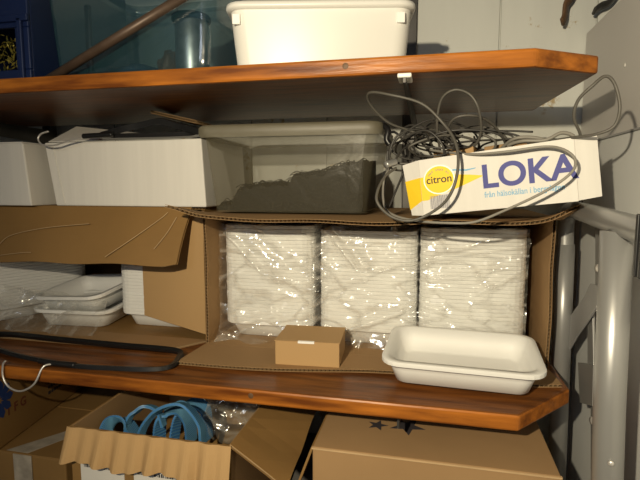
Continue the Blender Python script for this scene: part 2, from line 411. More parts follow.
tg = 'white foam trays nested in the right carton'
stack(-0.370, 1.207, BOT + .006, 28, 0.0084, 0, 'white foam tray nested in the left stack of the right carton', 'white foam trays in the left stack of the right carton')
stack(-0.137, 1.208, BOT + .006, 27, 0.0084, 0.0, 'white foam tray nested in the middle stack of the right carton', 'white foam trays in the middle stack of the right carton')
stack(0.088, 1.207, BOT + .006, 28, 0.0084, 0.0, 'white foam tray nested in the right stack of the right carton', 'white foam trays in the right stack of the right carton')

def crumple(P, amp, seed, axis=Vector((0, -1, 0))):
    def Q(u, v):
        p = P(u, v)
        n1 = noise.noise(Vector((p.x * 9 + seed, p.z * 9, p.y * 9)))
        n2 = abs(noise.noise(Vector((p.x * 16 + p.z * 20 + seed, p.z * 22 - p.x * 8, 4))))
        n3 = abs(noise.noise(Vector((p.x * 55 - p.z * 20, p.z * 60 + seed, 9))))
        return p + axis * amp * (0.7 * n1 - 1.0 * n2 - 0.35 * n3 + 0.45)
    return Q
def film(name, P, nu, nv, label, cat, parent=None):
    g = MB(); v = []; f = []
    for j in range(nv + 1):
        for i in range(nu + 1): v.append(P(i / nu, j / nv))
    W = nu + 1
    g.add(v, [(j * W + i, j * W + i + 1, (j + 1) * W + i + 1, (j + 1) * W + i) for j in range(nv) for i in range(nu)])
    o = g.build(name, M['film'], parent, smooth=True)
    if not parent: tag(o, label, cat)
    return o
def ridge(x, z, ax, az, bx, bz, wd):
    d = Vector((bx - ax, bz - az)); L = d.length; d /= L; q = Vector((x - ax, z - az)); s = q.dot(d)
    if s < -wd or s > L + wd: return 0
    return math.exp(-((q.x * d.y - q.y * d.x) / wd) ** 2)
def Pw(u, v):
    x = -0.484 + 0.680 * u; z = BOT + 0.006 + 0.272 * v
    y = 1.061
    k = 0
    for a in ((-.46, -.11, -.36, -.21, .006), (-.36, -.20, -.24, -.235, .014), (-.24, -.235, -.10, -.17, .012), (-.10, -.17, .19, -.115, .008), (-.255, -.10, -.25, -.34, .010),
              (-.20, -.33, -.06, -.27, .007), (.0, -.20, .18, -.16, .005), (-.47, -.33, -.36, -.30, .010), (.1, -.22, .18, -.17, .006), (-.22, -.10, -.14, -.2, .008)):
        k = max(k, ridge(x, z, *a))
    foot = max(0, (BOT + 0.05 - z) / 0.05) ** 2 * (0.045 if x < -0.25 else 0.015)
    return Vector((x, y - 0.016 * k - foot * (0.7 + 0.5 * math.sin(x * 60)), z))
film('plastic_wrap', crumple(Pw, 0.012, 3), 190, 90, 'clear crinkled plastic wrap over the three tray stacks in the right carton', 'plastic wrap')

# kraft carton and the single tray on the flap
t = empty('small_kraft_box', (-0.240, 0.97, BOT + 0.006), 'small plain tan box with white sticker in front of the tray stacks', 'box')
rot = Matrix.Translation((-0.240, 0.972, 0)) @ Matrix.Rotation(R(4), 4, 'Z') @ Matrix.Translation((0.222, -0.99, 0))
kz = BOT + 0.0065
MB().box(-0.286, -0.156, 0.935, 1.045, kz, kz + 0.049, rot).build('body', M['kraft'], t, bevel=0.0012)
MB().box(-0.2875, -0.1545, 0.934, 1.046, kz + 0.049, kz + 0.0505, rot).build('lid', M['kraft'], t, bevel=0.0005)
MB().box(-0.239, -0.206, 0.9325, 0.938, kz + 0.047, kz + 0.0513, rot).build('sticker', M['clearlabel'], t)
tray(TM2, 0.061, 0.943, BOT + 0.0125, R(-3), R(3.0), 0, 'single empty white foam tray on the carton flap in front of the right stack')

# ------------------------------------------------------------------ left carton
lc = carton('open_carton', -1.42, -0.503, 1.03, 1.355, BOT, -0.048, 'left open brown carton lying on its side with its top flap hanging over the opening', M['card_dark'])
panel('flap', quad((-1.42, 1.03, BOT + .0035), (-0.505, 1.03, BOT + .0035), (-0.563, 0.945, BOT + .0045), (-1.42, 0.945, BOT + .0045)), 0.9, lc, M['card'], nu=10, nv=2)
def Pd(u, v):   # hanging top flap
    x0 = -1.40; x1 = -0.530 - 0.012 * v
    x = x0 + (x1 - x0) * u
    z = -0.050 - 0.126 * v + 0.002 * math.sin(u * 25) * v - 0.010 * (1 - u) * v
    y = 1.026 - 0.055 * v - 0.006 * math.sin(v * 3.1) + 0.003 * math.sin(u * 11)
    if u > .96: z += (u - .96) * 0.12 * v
    return Vector((x, y, z))
hf = panel('flap', Pd, 0.87, lc, M['card_dark'], nu=40, nv=6)
cr = MB()
for pl in ([(-1.02, 0.974, -0.150), (-0.99, 0.981, -0.12), (-0.90, 0.985, -0.10), (-0.78, 0.992, -0.088)], [(-0.72, 0.968, -0.160), (-0.66, 0.98, -0.12), (-0.60, 0.995, -0.075), (-0.585, 1.0, -0.06)], [(-1.04, 0.966, -0.170), (-0.95, 0.966, -0.158), (-0.92, 0.967, -0.156)], [(-0.60, 0.97, -0.14), (-0.575, 0.985, -0.105), (-0.56, 1.0, -0.07)]):
    q = [(x, 1.026 - 0.055 * ((-0.050 - z) / 0.126) - 0.0095 - 0.006 * math.sin(3.1 * (-0.050 - z) / 0.126), z) for x, y, z in pl]
    cr.tube(q, 0.0009, 5)
cr.build('crease', M['crease'], hf)
panel('side_flap', quad((-0.506, 1.030, -0.345), (-0.506, 1.030, -0.060), (-0.70, 1.085, -0.075), (-0.70, 1.085, -0.325)), 0.28, lc, M['kraft'], nu=4, nv=3)
stack(-1.155, 1.18, BOT + .006, 29, 0.0084, R(-24), 'white foam tray nested in the leftmost stack, behind the hanging flap', 'white foam trays in the leftmost stack')
stack(-0.668, 1.245 - .02, BOT + .006, 28, 0.0084, 0, 'white foam tray nested in the stack partly hidden by the side flap', 'white foam trays in the stack behind the side flap')
tray(TM3, -0.895, 1.135, BOT + .010, R(4), R(3), 0, 'loose white foam tray lying flat at the bottom of the left carton')
tray(TM3, -0.900, 1.150, BOT + .050, R(-6), R(8), R(-4), 'loose white foam tray lying tilted on the flat one in the left carton')
def Pl(u, v):
    x = -1.28 + 0.50 * u; z = BOT + 0.01 + (0.115 - 0.045 * u) * v
    return Vector((x, 1.035 - 0.05 * (1 - v) ** 2 + 0.02 * v, z))
film('plastic_wrap', crumple(Pl, 0.022, 11), 110, 40, 'clear crumpled plastic wrap bunched low in the left carton', 'plastic wrap')

# ------------------------------------------------------------------ coat hangers
BAR = [(0.004, 0.003), (-0.004, 0.003), (-0.004, -0.003), (0.004, -0.003)]
def hanger(base, bar, neck, hook, label, k=1.3):
    t = empty('coat_hanger', base, label, 'coat hanger', 'black coat hangers')
    MB().tube(bar, 0.005, 6, closed=True, prof=[(a * k, b * k) for a, b in BAR]).build('frame', M['black'], t, smooth=False)
    MB().tube(neck, 0.006, 10).build('neck', M['black'], t, smooth=True)
    MB().tube(hook, 0.0021, 8).build('hook', M['chrome'], t, smooth=True)
    return t
hz = BOT + 0.012
hanger((-0.76, 0.85, BOT), [(-0.703, 0.819, -0.359), (-0.614, 0.823, -0.359), (-0.534, 0.835, -0.359), (-0.503, 0.855, -0.359), (-0.505, 0.894, -0.357), (-0.528, 0.926, -0.352), (-0.665, 0.932, -0.352), (-0.825, 0.938, -0.352), (-0.985, 0.944, -0.352), (-1.02, 0.917, -0.355), (-0.96, 0.878, -0.358), (-0.844, 0.841, -0.359)],
       [(-0.779, 0.824, -0.358), (-0.743, 0.818, -0.358), (-0.690, 0.818, -0.358)],
       [(-0.740, 0.817, -.359), (-0.752, 0.803, -0.361), (-0.761, 0.790, -0.389), (-0.78, 0.788, -0.404), (-0.802, 0.788, -0.41), (-0.825, 0.788, -0.402), (-0.838, 0.79, -0.383), (-0.839, 0.793, -0.361), (-0.833, 0.794, -0.352)],
       'black coat hanger lying on the lower shelf, its steel hook over the front edge')

# ------------------------------------------------------------------ white cartons on top of the left carton
def skewbox(name, pts_b, pts_t, m, parent, bevel=0.003):
    v = pts_b + pts_t
    return MB().add(v, [(3, 2, 1, 0), (4, 5, 6, 7), (0, 1, 5, 4), (1, 2, 6, 5), (2, 3, 7, 6), (3, 0, 4, 7)]).build(name, m, parent, bevel=bevel)
tz = -0.0475
t = empty('white_carton', (-1.1, 1.0, tz), 'white cardboard carton at the left edge, partly cut off by the picture', 'box', 'white cartons on the left carton')
skewbox('body', [(-1.35, 1.005, tz), (-0.936, 0.995, tz), (-0.93, 1.25, tz), (-1.35, 1.25, tz)], [(-1.35, 1.005, .102), (-0.950, 0.995, .102), (-0.944, 1.25, .102), (-1.35, 1.25, .102)], M['whitecard'], t)
MB().box(-1.35, -0.955, 0.998, 1.12, .102, .1045).build('top_flap', M['whitecard'], t)
t = empty('white_carton', (-0.7, 1.02, tz), 'wide white cardboard carton between the other white carton and the plastic bin', 'box', 'white cartons on the left carton')
skewbox('body', [(-0.888, 1.02, tz), (-0.492, 1.015, tz), (-0.492, 1.26, tz), (-0.888, 1.26, tz)], [(-0.912, 1.02, .103), (-0.500, 1.015, .105), (-0.500, 1.26, .105), (-0.912, 1.26, .103)], M['whitecard'], t)
MB().slab(quad((-0.908, 1.03, .106), (-0.52, 1.02, .108), (-0.66, 1.10, .1235), (-0.90, 1.12, .152)), 4, 4, 0.002).build('top_flap', M['whitecard'], t)
MB().tube([(-0.862, 1.0185, tz + .004), (-0.888, 1.0185, .10)], 0.0012, 5, smooth=False).build('fold_line', M['paper'], t)
hanger((-0.70, 0.99, .105), [(-0.740, 1.0, .113), (-0.656, 1.0, .111), (-0.559, 1.0, .111), (-0.510, 1.0, .112), (-0.488, 0.985, .114), (-0.499, 0.985, .119), (-0.547, 1.0, .131), (-0.59, 1.0, .142), (-0.64, 1.0, .135), (-0.687, 0.995, .125)],
       [(-0.775, 0.985, .112), (-0.74, 0.985, .113), (-0.70, 0.985, .114)],
       [(-0.765, 0.985, .112), (-0.82, 0.985, .101), (-0.855, 0.985, .093), (-0.885, 0.985, .095), (-0.898, 0.987, .108), (-0.892, 0.989, .120), (-0.872, 0.99, .126)],
       'black coat hanger lying on top of the wide white carton', 1.7)
t = empty('cardboard_sheet', (-0.55, 1.0, .12), 'loose grey brown cardboard piece above the black hanger, against the bin', 'cardboard')
panel('sheet', quad((-0.625, 1.02, .167), (-0.476, 0.945, .131), (-0.475, 1.10, .130), (-0.64, 1.15, .169)), 0.16, t, M['card'], nu=6, nv=2)

# ------------------------------------------------------------------ milky bin with black scraps
bz = -0.055
t = empty('storage_bin', (-0.29, 0.97, bz), 'milky translucent plastic bin with lid, half full of black scraps', 'bin')
def binwall(a, b, c, d, n=1): return MB().slab(quad(a, b, c, d), 8, 8, 0.0015)
T0, T1, B0, B1 = (-0.474, 0.968), (-0.108, 1.235), (-0.456, 0.978), (-0.128, 1.222)
zt = 0.104
def shell_walls(T0, T1, B0, B1, zb, zt, t=0.002, r=0.02):
    g = MB(); v = []; rings = []
    def ring(x0, y0, x1, y1, z):
        w_, d_ = x1 - x0, y1 - y0; cx, cy = (x0 + x1) / 2, (y0 + y1) / 2
        return [(cx + a, cy + b, z) for a, b in rr(w_, d_, r, 5)]
    K = 6
    for k in range(K + 1):
        s = k / K; rings.append(ring(B0[0] + (T0[0] - B0[0]) * s, B0[1] + (T0[1] - B0[1]) * s, B1[0] + (T1[0] - B1[0]) * s, B1[1] + (T1[1] - B1[1]) * s, zb + (zt - zb) * s))
    n = len(rings[0]); v = [p for q in rings for p in q]
    f = [(i * n + k, i * n + (k + 1) % n, (i + 1) * n + (k + 1) % n, (i + 1) * n + k) for i in range(K) for k in range(n)]
    f.append(tuple(range(n)))
    return g.add(v, f)
shell_walls(T0, T1, B0, B1, bz, zt).build('body', M['binplastic'], t, smooth=False)
g = MB(); rg = [(0.010, zt - 0.004), (0.013, zt + .004), (0.013, zt + 0.016), (0.009, zt + 0.021), (-0.002, zt + 0.023), (-0.02, zt + 0.021), (-0.03, zt + 0.019)]
v = []
for ins, z in rg:
    v += [((T0[0] + T1[0]) / 2 + a, (T0[1] + T1[1]) / 2 + b, z) for a, b in rr(T1[0] - T0[0] + 2 * ins, T1[1] - T0[1] + 2 * ins, 0.028, 5)]
n = 24
f = [(i * n + k, i * n + (k + 1) % n, (i + 1) * n + (k + 1) % n, (i + 1) * n + k) for i in range(len(rg) - 1) for k in range(n)] + [tuple((len(rg) - 1) * n + k for k in range(n))]
g.add(v, f).build('lid', M['binrim'], t, smooth=True)
lt = MB().tube([(-0.096, 0.985, .118), (-0.086, 0.975, .108), (-0.088, 0.972, .090), (-0.082, 0.972, .080)], 0.006, 8).tube([(-0.088, 0.972, .100), (-0.075, 0.965, .103), (-0.066, 0.962, .098)], 0.0025, 6)
lt.build('latch', M['black'], t, smooth=True)
# scraps
def hgt(x, y):
    s = (x + 0.45) / 0.325
    base = 0.012 + 0.010 * s
    if s > 0.10: base += 0.042 * min(1, (s - 0.10) / 0.06)
    if s > 0.49: base += 0.024 * min(1, (s - 0.49) / 0.03)
    if s > .7: base += (s - .7) * 0.10
    return max(0.01, base * (0.9 + 0.25 * (y - 0.98)) + 0.010 * noise.noise(Vector((x * 30, y * 30, 2))) + 0.006 * noise.noise(Vector((x * 90, y * 90, 5))))
g = MB(); nu, nv = 90, 50; v = []; W = nu + 1
for j in range(nv + 1):
    for i in range(nu + 1):
        x = -0.449 + 0.314 * i / nu; y = 0.981 + 0.235 * j / nv; v.append((x, y, bz + 0.003 + hgt(x, y)))
N = len(v); v += [(a, b, bz + 0.003) for a, b, c in v]
f = [(j * W + i, j * W + i + 1, (j + 1) * W + i + 1, (j + 1) * W + i) for j in range(nv) for i in range(nu)]
f += [(N + j * W + i, N + (j + 1) * W + i, N + (j + 1) * W + i + 1, N + j * W + i + 1) for j in range(nv) for i in range(nu)]
bd = [i for i in range(W)] + [j * W + nu for j in range(1, nv + 1)] + [nv * W + i for i in range(nu - 1, -1, -1)] + [j * W for j in range(nv - 1, 0, -1)]
f += [(bd[k], bd[k] + N, bd[(k + 1) % len(bd)] + N, bd[(k + 1) % len(bd)]) for k in range(len(bd))]
g.add(v, f)
for k in range(420):
    x = random.uniform(-0.440, -0.145); y = random.uniform(0.984, 1.05) if k % 2 else random.uniform(0.99, 1.20)
    z = bz + 0.004 + hgt(x, y) * (random.uniform(.2, 1) if y < 0.99 else 1) + 0.001; a = random.uniform(0, 6.3); L = random.uniform(.006, .018)
    dx, dy = math.cos(a) * L, math.sin(a) * L * .6
    pp = [Vector((x - dx, max(.9815, y - dy), z - .003)), Vector((x, y, z + random.uniform(.001, .006))), Vector((x + dx, max(.9815, y + dy), z - .002))]
    pp = [Vector((min(max(q.x, -.449), -.135), q.y, q.z)) for q in pp]
    g.tube(spline(pp, False, 3), 0.0008, 4, smooth=False)
tag(g.build('scrap_heap', M['debris']), 'heap of tangled black scraps inside the milky plastic bin', 'scraps', kind='stuff')

# ------------------------------------------------------------------ lemon water carton with cables (tilted, its left end low)
P0 = Vector((-0.013, 0.890, -0.0525)); P1 = Vector((0.222, 0.830, -0.0235))
ux = (P1 - P0).normalized(); vy = Vector((-ux.y, ux.x, 0)).normalized(); wz = ux.cross(vy); CL = (P1 - P0).length
LM = Matrix(((ux.x, vy.x, wz.x, 0), (ux.y, vy.y, wz.y, 0), (ux.z, vy.z, wz.z, 0), (0, 0, 0, 1)))
lk = empty('drinks_carton', P0, 'white and yellow lemon drink carton with blue lettering, full of tangled cables', 'box')
lk.rotation_euler = LM.to_euler(); lk['_o'] = (0, 0, 0)
CH = 0.098; CD = 0.20
MB().box(0, CL, 0, 0.003, 0, CH).build('front_panel', M['whitecard'], lk)
MB().box(0, CL, CD - .003, CD, 0, CH - .012).build('back_panel', M['kraft'], lk)
MB().box(0, CL, 0.003, CD - .003, 0, 0.003).build('bottom_panel', M['kraft'], lk)
MB().box(0, .003, 0.003, CD - .003, 0.003, CH - .02).build('end_panel', M['kraft'], lk)
MB().box(CL - .003, CL, 0.003, CD - .003, 0.003, CH - .012).build('end_panel', M['whitecard'], lk)
MB().slab(quad((CL, .0015, 0.001), (CL, .0015, CH), (CL + .031, .014, CH + .001), (CL + .032, .014, .004)), 2, 2, 0.0025).build('flap', M['whitecard'], lk)
MB().slab(quad((0, .0015, 0.000), (0, .0015, CH), (-.033, .012, CH - .004), (-.024, .012, .002)), 2, 2, 0.0025).build('flap', M['whitecard'], lk)
FM = Matrix(((1, 0, 0, 0), (0, 0, -1, 0), (0, 1, 0, 0), (0, 0, 0, 1)))   # text plane -> front face (x along, y up)
def fm(x, z, y=-0.0003): return Matrix.Translation((x, y, z)) @ FM
# yellow wave with oval
def prt(name, pts, m, y0=-0.0004, y1=0.0): return MB().prism([(a, b) for a, b in pts], 0, y1 - y0, Matrix.Translation((0, y1, 0)) @ FM).build(name, m, lk)
prt('yellow_wave', [(0, .026), (.01, .026), (.03, .033), (.05, .038), (.075, .046), (.108, .0575), (.085, .062), (.06, .0655), (.03, .0675), (.0, .067)], M['yellow'])
MB().slab(quad((-.0004, .0008, .026), (-.0004, .0008, .067), (-.0305, .0115, .064), (-.026, .0115, .012)), 1, 1, .0028).build('yellow_wave', M['yellow'], lk)
oc = (.033, .060)
prt('white_oval', [(oc[0] + .0275 * math.cos(a / 16 * math.pi), oc[1] + .0255 * math.sin(a / 16 * math.pi)) for a in range(32)], M['clearlabel'], -0.0008)
prt('yellow_oval', [(oc[0] + .0252 * math.cos(a / 16 * math.pi), oc[1] + .0232 * math.sin(a / 16 * math.pi)) for a in range(32)], M['yellow'], -0.0012)
txt('citron', .0185, fm(oc[0], oc[1] - .0055, -.0014), M['ink'], 'lettering', lk, .0002, align='CENTER')
for i, ch in enumerate('med smak av'):
    a = R(145 - i * 11); txt(ch, .0065, fm(oc[0] + .0185 * math.cos(a), oc[1] + .0165 * math.sin(a) - .001, -.0014) @ Matrix.Rotation(a - R(90), 4, 'Z'), M['greyink'], 'lettering', lk, align='CENTER')
txt('LOKA', .054, fm(.103, .037), M['lokablue'], 'brand_lettering', lk, .0014, sx=1.0)
txt('från hälsokällan i bergslagen', .0135, fm(.106, .0205), M['sky'], 'lettering', lk, .0001, sx=.80)
prt('light_wave', [(.045, .071), (.06, .072), (.08, .069), (.095, .071), (.096, .0725), (.08, .0715), (.06, .0745), (.045, .0735)], M['sky'])
b = MB(); x = .014
while x < .048:
    wd = random.choice((.0006, .001, .0014)); b.prism([(x, .010), (x + wd, .010), (x + wd, .033), (x, .033)], 0, .0005, Matrix.Translation((0, 0, 0)) @ FM); x += wd + random.choice((.0006, .001))
b.build('barcode', M['greyink'], lk)
# a small brown box lying in the carton
def L2W(x, y, z): return P0 + LM.to_3x3() @ Vector((x, y, z))
def wbox(x0, x1, y0, y1, z0, z1): return [L2W(x, y, z) for z in (z0, z1) for x, y in ((x0, y0), (x1, y0), (x1, y1), (x0, y1))]
FB = [(3, 2, 1, 0), (4, 5, 6, 7), (0, 1, 5, 4), (1, 2, 6, 5), (2, 3, 7, 6), (3, 0, 4, 7)]
tag(MB().add(wbox(.012, .085, .06, .19, .004, .115), FB).build('small_brown_box', M['kraft'], bevel=.002), 'small brown cardboard box under the cables at the left of the drinks carton', 'box')
tag(MB().add(wbox(.10, .19, .08, .19, .004, .112), FB).build('small_brown_box', M['card'], bevel=.002), 'brown cardboard box under the cables in the middle of the drinks carton', 'box')

# cables
def cable(pts, r, m, label, plug=None):
    if plug:
        t = empty('cable', pts[0], label, 'cable', 'cables on the drinks carton')
        MB().tube(pts, r, 8).build('cord', m, t, smooth=True)
        a = Vector(pts[0]); MB().tube([a + Vector(plug) * .03, a + Vector(plug) * .012, a], [.0065] * 40, 10).build('plug', M['steel'], t, smooth=True)
        return
    tag(MB().tube(pts, r, 8).build('cable', m, smooth=True), label, 'cable', 'cables on the drinks carton')
#CABLES-BEGIN
cable([(-0.064, 0.9, 0.032), (-0.082, 0.88, 0.016), (-0.093, 0.86, -0.011), (-0.09, 0.85, -0.031), (-0.068, 0.85, -0.052), (-0.038, 0.845, -0.059), (-0.009, 0.845, -0.05), (0.02, 0.835, -0.028), (0.035, 0.83, -0.0), (0.041, 0.84, 0.037), (0.036, 0.86, 0.073), (0.017, 0.88, 0.105), (-0.02, 0.88, 0.14), (-0.073, 0.88, 0.157), (-0.113, 0.9, 0.166), (-0.116, 0.93, 0.151), (-0.085, 0.96, 0.121), (-0.044, 0.98, 0.106), (-0.002, 0.98, 0.089), (0.049, 0.96, 0.066), (0.102, 0.95, 0.051)], 0.0026, M['cable'], 'thick grey cable drooping in a big loop over the left end of the drinks carton')
cable([(0.013, 0.95, 0.066), (0.006, 0.92, 0.109), (0.012, 0.9, 0.149), (0.033, 0.89, 0.163), (0.058, 0.89, 0.155), (0.073, 0.89, 0.132), (0.081, 0.91, 0.097), (0.073, 0.93, 0.073), (0.048, 0.95, 0.073), (0.026, 0.93, 0.097), (0.036, 0.9, 0.117), (0.069, 0.9, 0.12), (0.101, 0.93, 0.109), (0.128, 0.96, 0.083)], 0.0024, M['cable'], 'grey cable standing up in a tall narrow loop at the middle of the drinks carton')
cable([(-0.005, 0.93, 0.065), (0.059, 0.87, 0.053), (0.111, 0.84, 0.054), (0.167, 0.825, 0.06), (0.192, 0.81, 0.054), (0.206, 0.8, 0.038), (0.199, 0.795, 0.018), (0.165, 0.8, -0.009), (0.112, 0.82, -0.039), (0.069, 0.84, -0.059), (0.026, 0.85, -0.062), (-0.019, 0.87, -0.061), (-0.064, 0.9, -0.054), (-0.087, 0.93, -0.036), (-0.09, 0.95, 0.011), (-0.074, 0.93, 0.039)], 0.0022, M['cable3'], 'pale cable sweeping across the carton lettering from top right to bottom left')
cable([(0.198, 0.86, 0.06), (0.221, 0.84, 0.074), (0.206, 0.82, 0.102), (0.208, 0.81, 0.126), (0.223, 0.8, 0.144), (0.24, 0.8, 0.157), (0.253, 0.8, 0.144), (0.261, 0.8, 0.112), (0.255, 0.8, 0.086), (0.235, 0.81, 0.076), (0.213, 0.83, 0.074), (0.177, 0.87, 0.071), (0.144, 0.9, 0.064)], 0.0024, M['cable'], 'grey cable standing up in a wide loop at the right end of the drinks carton')
cable([(0.116, 0.93, 0.063), (0.131, 0.9, 0.078), (0.15, 0.89, 0.081), (0.173, 0.88, 0.077), (0.185, 0.87, 0.068), (0.17, 0.87, 0.06), (0.141, 0.88, 0.059), (0.124, 0.89, 0.067), (0.142, 0.87, 0.073), (0.175, 0.86, 0.073), (0.2, 0.86, 0.084), (0.218, 0.86, 0.076), (0.198, 0.86, 0.063), (0.163, 0.87, 0.058)], 0.003, M['cable3'], 'pale grey cable coiled flat near the right end of the drinks carton')
cable([(-0.071, 0.93, 0.078), (-0.035, 0.959, 0.088), (-0.01, 0.97, 0.069), (-0.004, 0.957, 0.047), (-0.034, 0.928, 0.03), (-0.074, 0.9, 0.034), (-0.066, 0.89, 0.084), (-0.024, 0.905, 0.099), (0.002, 0.935, 0.067), (-0.001, 0.962, 0.054), (-0.027, 0.97, 0.053), (-0.064, 0.953, 0.057), (-0.061, 0.923, 0.08), (-0.013, 0.897, 0.097), (0.018, 0.891, 0.066), (0.009, 0.909, 0.038), (-0.016, 0.939, 0.032), (-0.046, 0.964, 0.046), (-0.049, 0.969, 0.087), (-0.004, 0.949, 0.102), (0.036, 0.918, 0.072), (0.023, 0.894, 0.056), (-0.008, 0.892, 0.052), (-0.029, 0.913, 0.056), (-0.03, 0.944, 0.086), (0.005, 0.967, 0.12), (0.049, 0.967, 0.08), (0.041, 0.945, 0.042), (-0.001, 0.914, 0.044), (-0.021, 0.893, 0.058)], 0.0018, M['cable2'], 'dark cable in small tangled loops at the far left of the drinks carton')
cable([(-0.035, 0.984, 0.113), (0.029, 0.989, 0.099), (0.044, 0.971, 0.07), (0.017, 0.94, 0.053), (-0.047, 0.915, 0.049), (-0.072, 0.912, 0.075), (-0.004, 0.931, 0.12), (0.072, 0.962, 0.099), (0.081, 0.986, 0.063), (0.048, 0.988, 0.06), (-0.004, 0.966, 0.065), (-0.03, 0.935, 0.076), (0.029, 0.913, 0.097), (0.11, 0.913, 0.089), (0.122, 0.936, 0.051), (0.08, 0.967, 0.038), (0.038, 0.988, 0.047), (0.021, 0.986, 0.073), (0.066, 0.962, 0.104), (0.146, 0.931, 0.087), (0.162, 0.912, 0.055), (0.107, 0.915, 0.051), (0.065, 0.94, 0.058), (0.065, 0.971, 0.071), (0.105, 0.989, 0.101), (0.179, 0.983, 0.099)], 0.0019, M['cable2'], 'dark cable arching over the brown boxes in the drinks carton')
cable([(-0.031, 0.996, 0.088), (0.009, 0.973, 0.069), (0.008, 0.942, 0.048), (-0.022, 0.922, 0.04), (-0.071, 0.925, 0.045), (-0.072, 0.949, 0.075), (-0.004, 0.98, 0.107), (0.047, 0.999, 0.077), (0.036, 0.994, 0.051), (0.001, 0.969, 0.054), (-0.035, 0.938, 0.061), (-0.038, 0.921, 0.074), (0.021, 0.927, 0.091), (0.08, 0.953, 0.079), (0.07, 0.984, 0.049), (0.026, 1.0, 0.047), (-0.003, 0.992, 0.061), (-0.003, 0.964, 0.083), (0.045, 0.934, 0.101), (0.103, 0.92, 0.081), (0.098, 0.93, 0.06), (0.047, 0.958, 0.065), (0.02, 0.987, 0.076), (0.031, 1.0, 0.09), (0.072, 0.988, 0.111), (0.123, 0.96, 0.095), (0.124, 0.931, 0.051), (0.066, 0.92, 0.053), (0.031, 0.933, 0.075), (0.053, 0.963, 0.093)], 0.0023, M['cable'], 'grey cable tangled low in the middle of the drinks carton')
cable([(0.074, 0.966, 0.091), (0.072, 0.936, 0.073), (0.033, 0.92, 0.067), (-0.016, 0.929, 0.072), (-0.033, 0.957, 0.084), (0.046, 0.986, 0.102), (0.141, 1.0, 0.096), (0.141, 0.989, 0.066), (0.084, 0.961, 0.063), (0.042, 0.932, 0.07), (0.034, 0.92, 0.075), (0.093, 0.932, 0.081), (0.187, 0.961, 0.081), (0.204, 0.99, 0.063), (0.137, 1.0, 0.056), (0.091, 0.986, 0.067), (0.095, 0.956, 0.077), (0.141, 0.929, 0.083), (0.215, 0.92, 0.077), (0.24, 0.936, 0.056), (0.179, 0.966, 0.055), (0.126, 0.993, 0.066), (0.147, 0.999, 0.072), (0.198, 0.982, 0.077)], 0.0018, M['cable2'], 'dark cable trailing from the tangle towards the right end of the drinks carton')
cable([(-0.066, 0.905, 0.043), (-0.062, 0.91, 0.054), (-0.05, 0.93, 0.07), (-0.028, 0.95, 0.08), (0.013, 0.97, 0.086), (0.068, 0.97, 0.071), (0.119, 0.95, 0.061)], 0.0022, M['cable2'], 'dark cable ending in a grey metal plug at the left end of the drinks carton', (-0.5, -0.6, -0.2))
cable([(-0.085, 0.97, 0.069), (-0.088, 0.97, 0.021), (-0.094, 0.96, -0.018), (-0.082, 0.95, -0.042), (-0.066, 0.94, -0.008), (-0.051, 0.93, 0.029), (-0.042, 0.95, 0.067), (-0.062, 0.97, 0.097), (-0.041, 0.99, 0.118), (0.013, 1.0, 0.101)], 0.0022, M['cable2'], 'thin dark cable hanging down between the milky bin and the drinks carton')
#CABLES-END

# ------------------------------------------------------------------ upper shelf things
UT = 0.2035
t = empty('white_storage_tub', (-0.21, 0.87, UT), 'white plastic storage tub with rounded rim on the upper shelf', 'tub')
B0, B1, T0, T1 = (-0.362, 0.872), (-0.050, 1.10), (-0.374, 0.862), (-0.040, 1.112)
shell_walls(T0, T1, B0, B1, UT, 0.322, r=.03).build('body', M['whiteplastic'], t, smooth=True)
g = MB(); v = []
rg = [(.0, .316), (.006, .318), (.007, .322), (.006, .328), (-.002, .3295), (-.006, .334), (-.02, .3355), (-.05, .3355)]
for ins, z in rg: v += [((T0[0] + T1[0]) / 2 + a, (T0[1] + T1[1]) / 2 + b, z) for a, b in rr(T1[0] - T0[0] + 2 * ins, T1[1] - T0[1] + 2 * ins, 0.032, 5)]
f = [(i * n + k, i * n + (k + 1) % n, (i + 1) * n + (k + 1) % n, (i + 1) * n + k) for i in range(len(rg) - 1) for k in range(n)] + [tuple((len(rg) - 1) * n + k for k in range(n))]
g.add(v, f).build('lid', M['whiteplastic'], t, smooth=True)
for x in (-0.358, -0.062): MB().box(x - .007, x + .007, 0.860, 0.866, .290, .308).build('clip', M['clearlabel'], t, bevel=.001)
t.rotation_euler.z = R(11); t.location.y += .032; t.location.x += .002

t = empty('blue_tinted_bin', (-0.64, 0.9, UT), 'large see-through blue tinted plastic bin on the upper shelf', 'bin')
shell_walls((-0.800, 0.905), (-0.405, 1.235), (-0.780, 0.915), (-0.425, 1.225), UT, 0.46, r=.03).build('body', M['blueplastic'], t, smooth=True)
g = MB(); v = []
for ins, z in ((0, .45), (.012, .455), (.013, .475), (0, .478)): v += [(-.6025 + a, 1.07 + b, z) for a, b in rr(.395 + 2 * ins, .33 + 2 * ins, .035, 5)]
g.add(v, [(i * n + k, i * n + (k + 1) % n, (i + 1) * n + (k + 1) % n, (i + 1) * n + k) for i in range(3) for k in range(n)]).build('rim', M['blueplastic'], t, smooth=True)
tag(MB().tube([(-0.772, 0.882, UT + .0105), (-0.440, 0.888, .366)], 0.0095, 12, smooth=False).build('pole', M['pole'], smooth=True), 'dark brown metal pole leaning diagonally in front of the blue tinted bin', 'pole')
t = empty('steel_canister', (-0.50, 1.05, UT + .002), 'shiny galvanised steel cylinder standing at the right inside the blue tinted bin', 'canister')
MB().lathe([(.034, 0), (.035, .002), (.035, .137), (.0345, .139)], (-0.508, 1.0, UT + .003), 32).build('body', M['galv'], t, smooth=True)
MB().lathe([(.039, 0), (.041, .003), (.041, .010), (.038, .013)], (-0.508, 1.0, UT + .142), 32).build('collar', M['navy'], t, smooth=True)
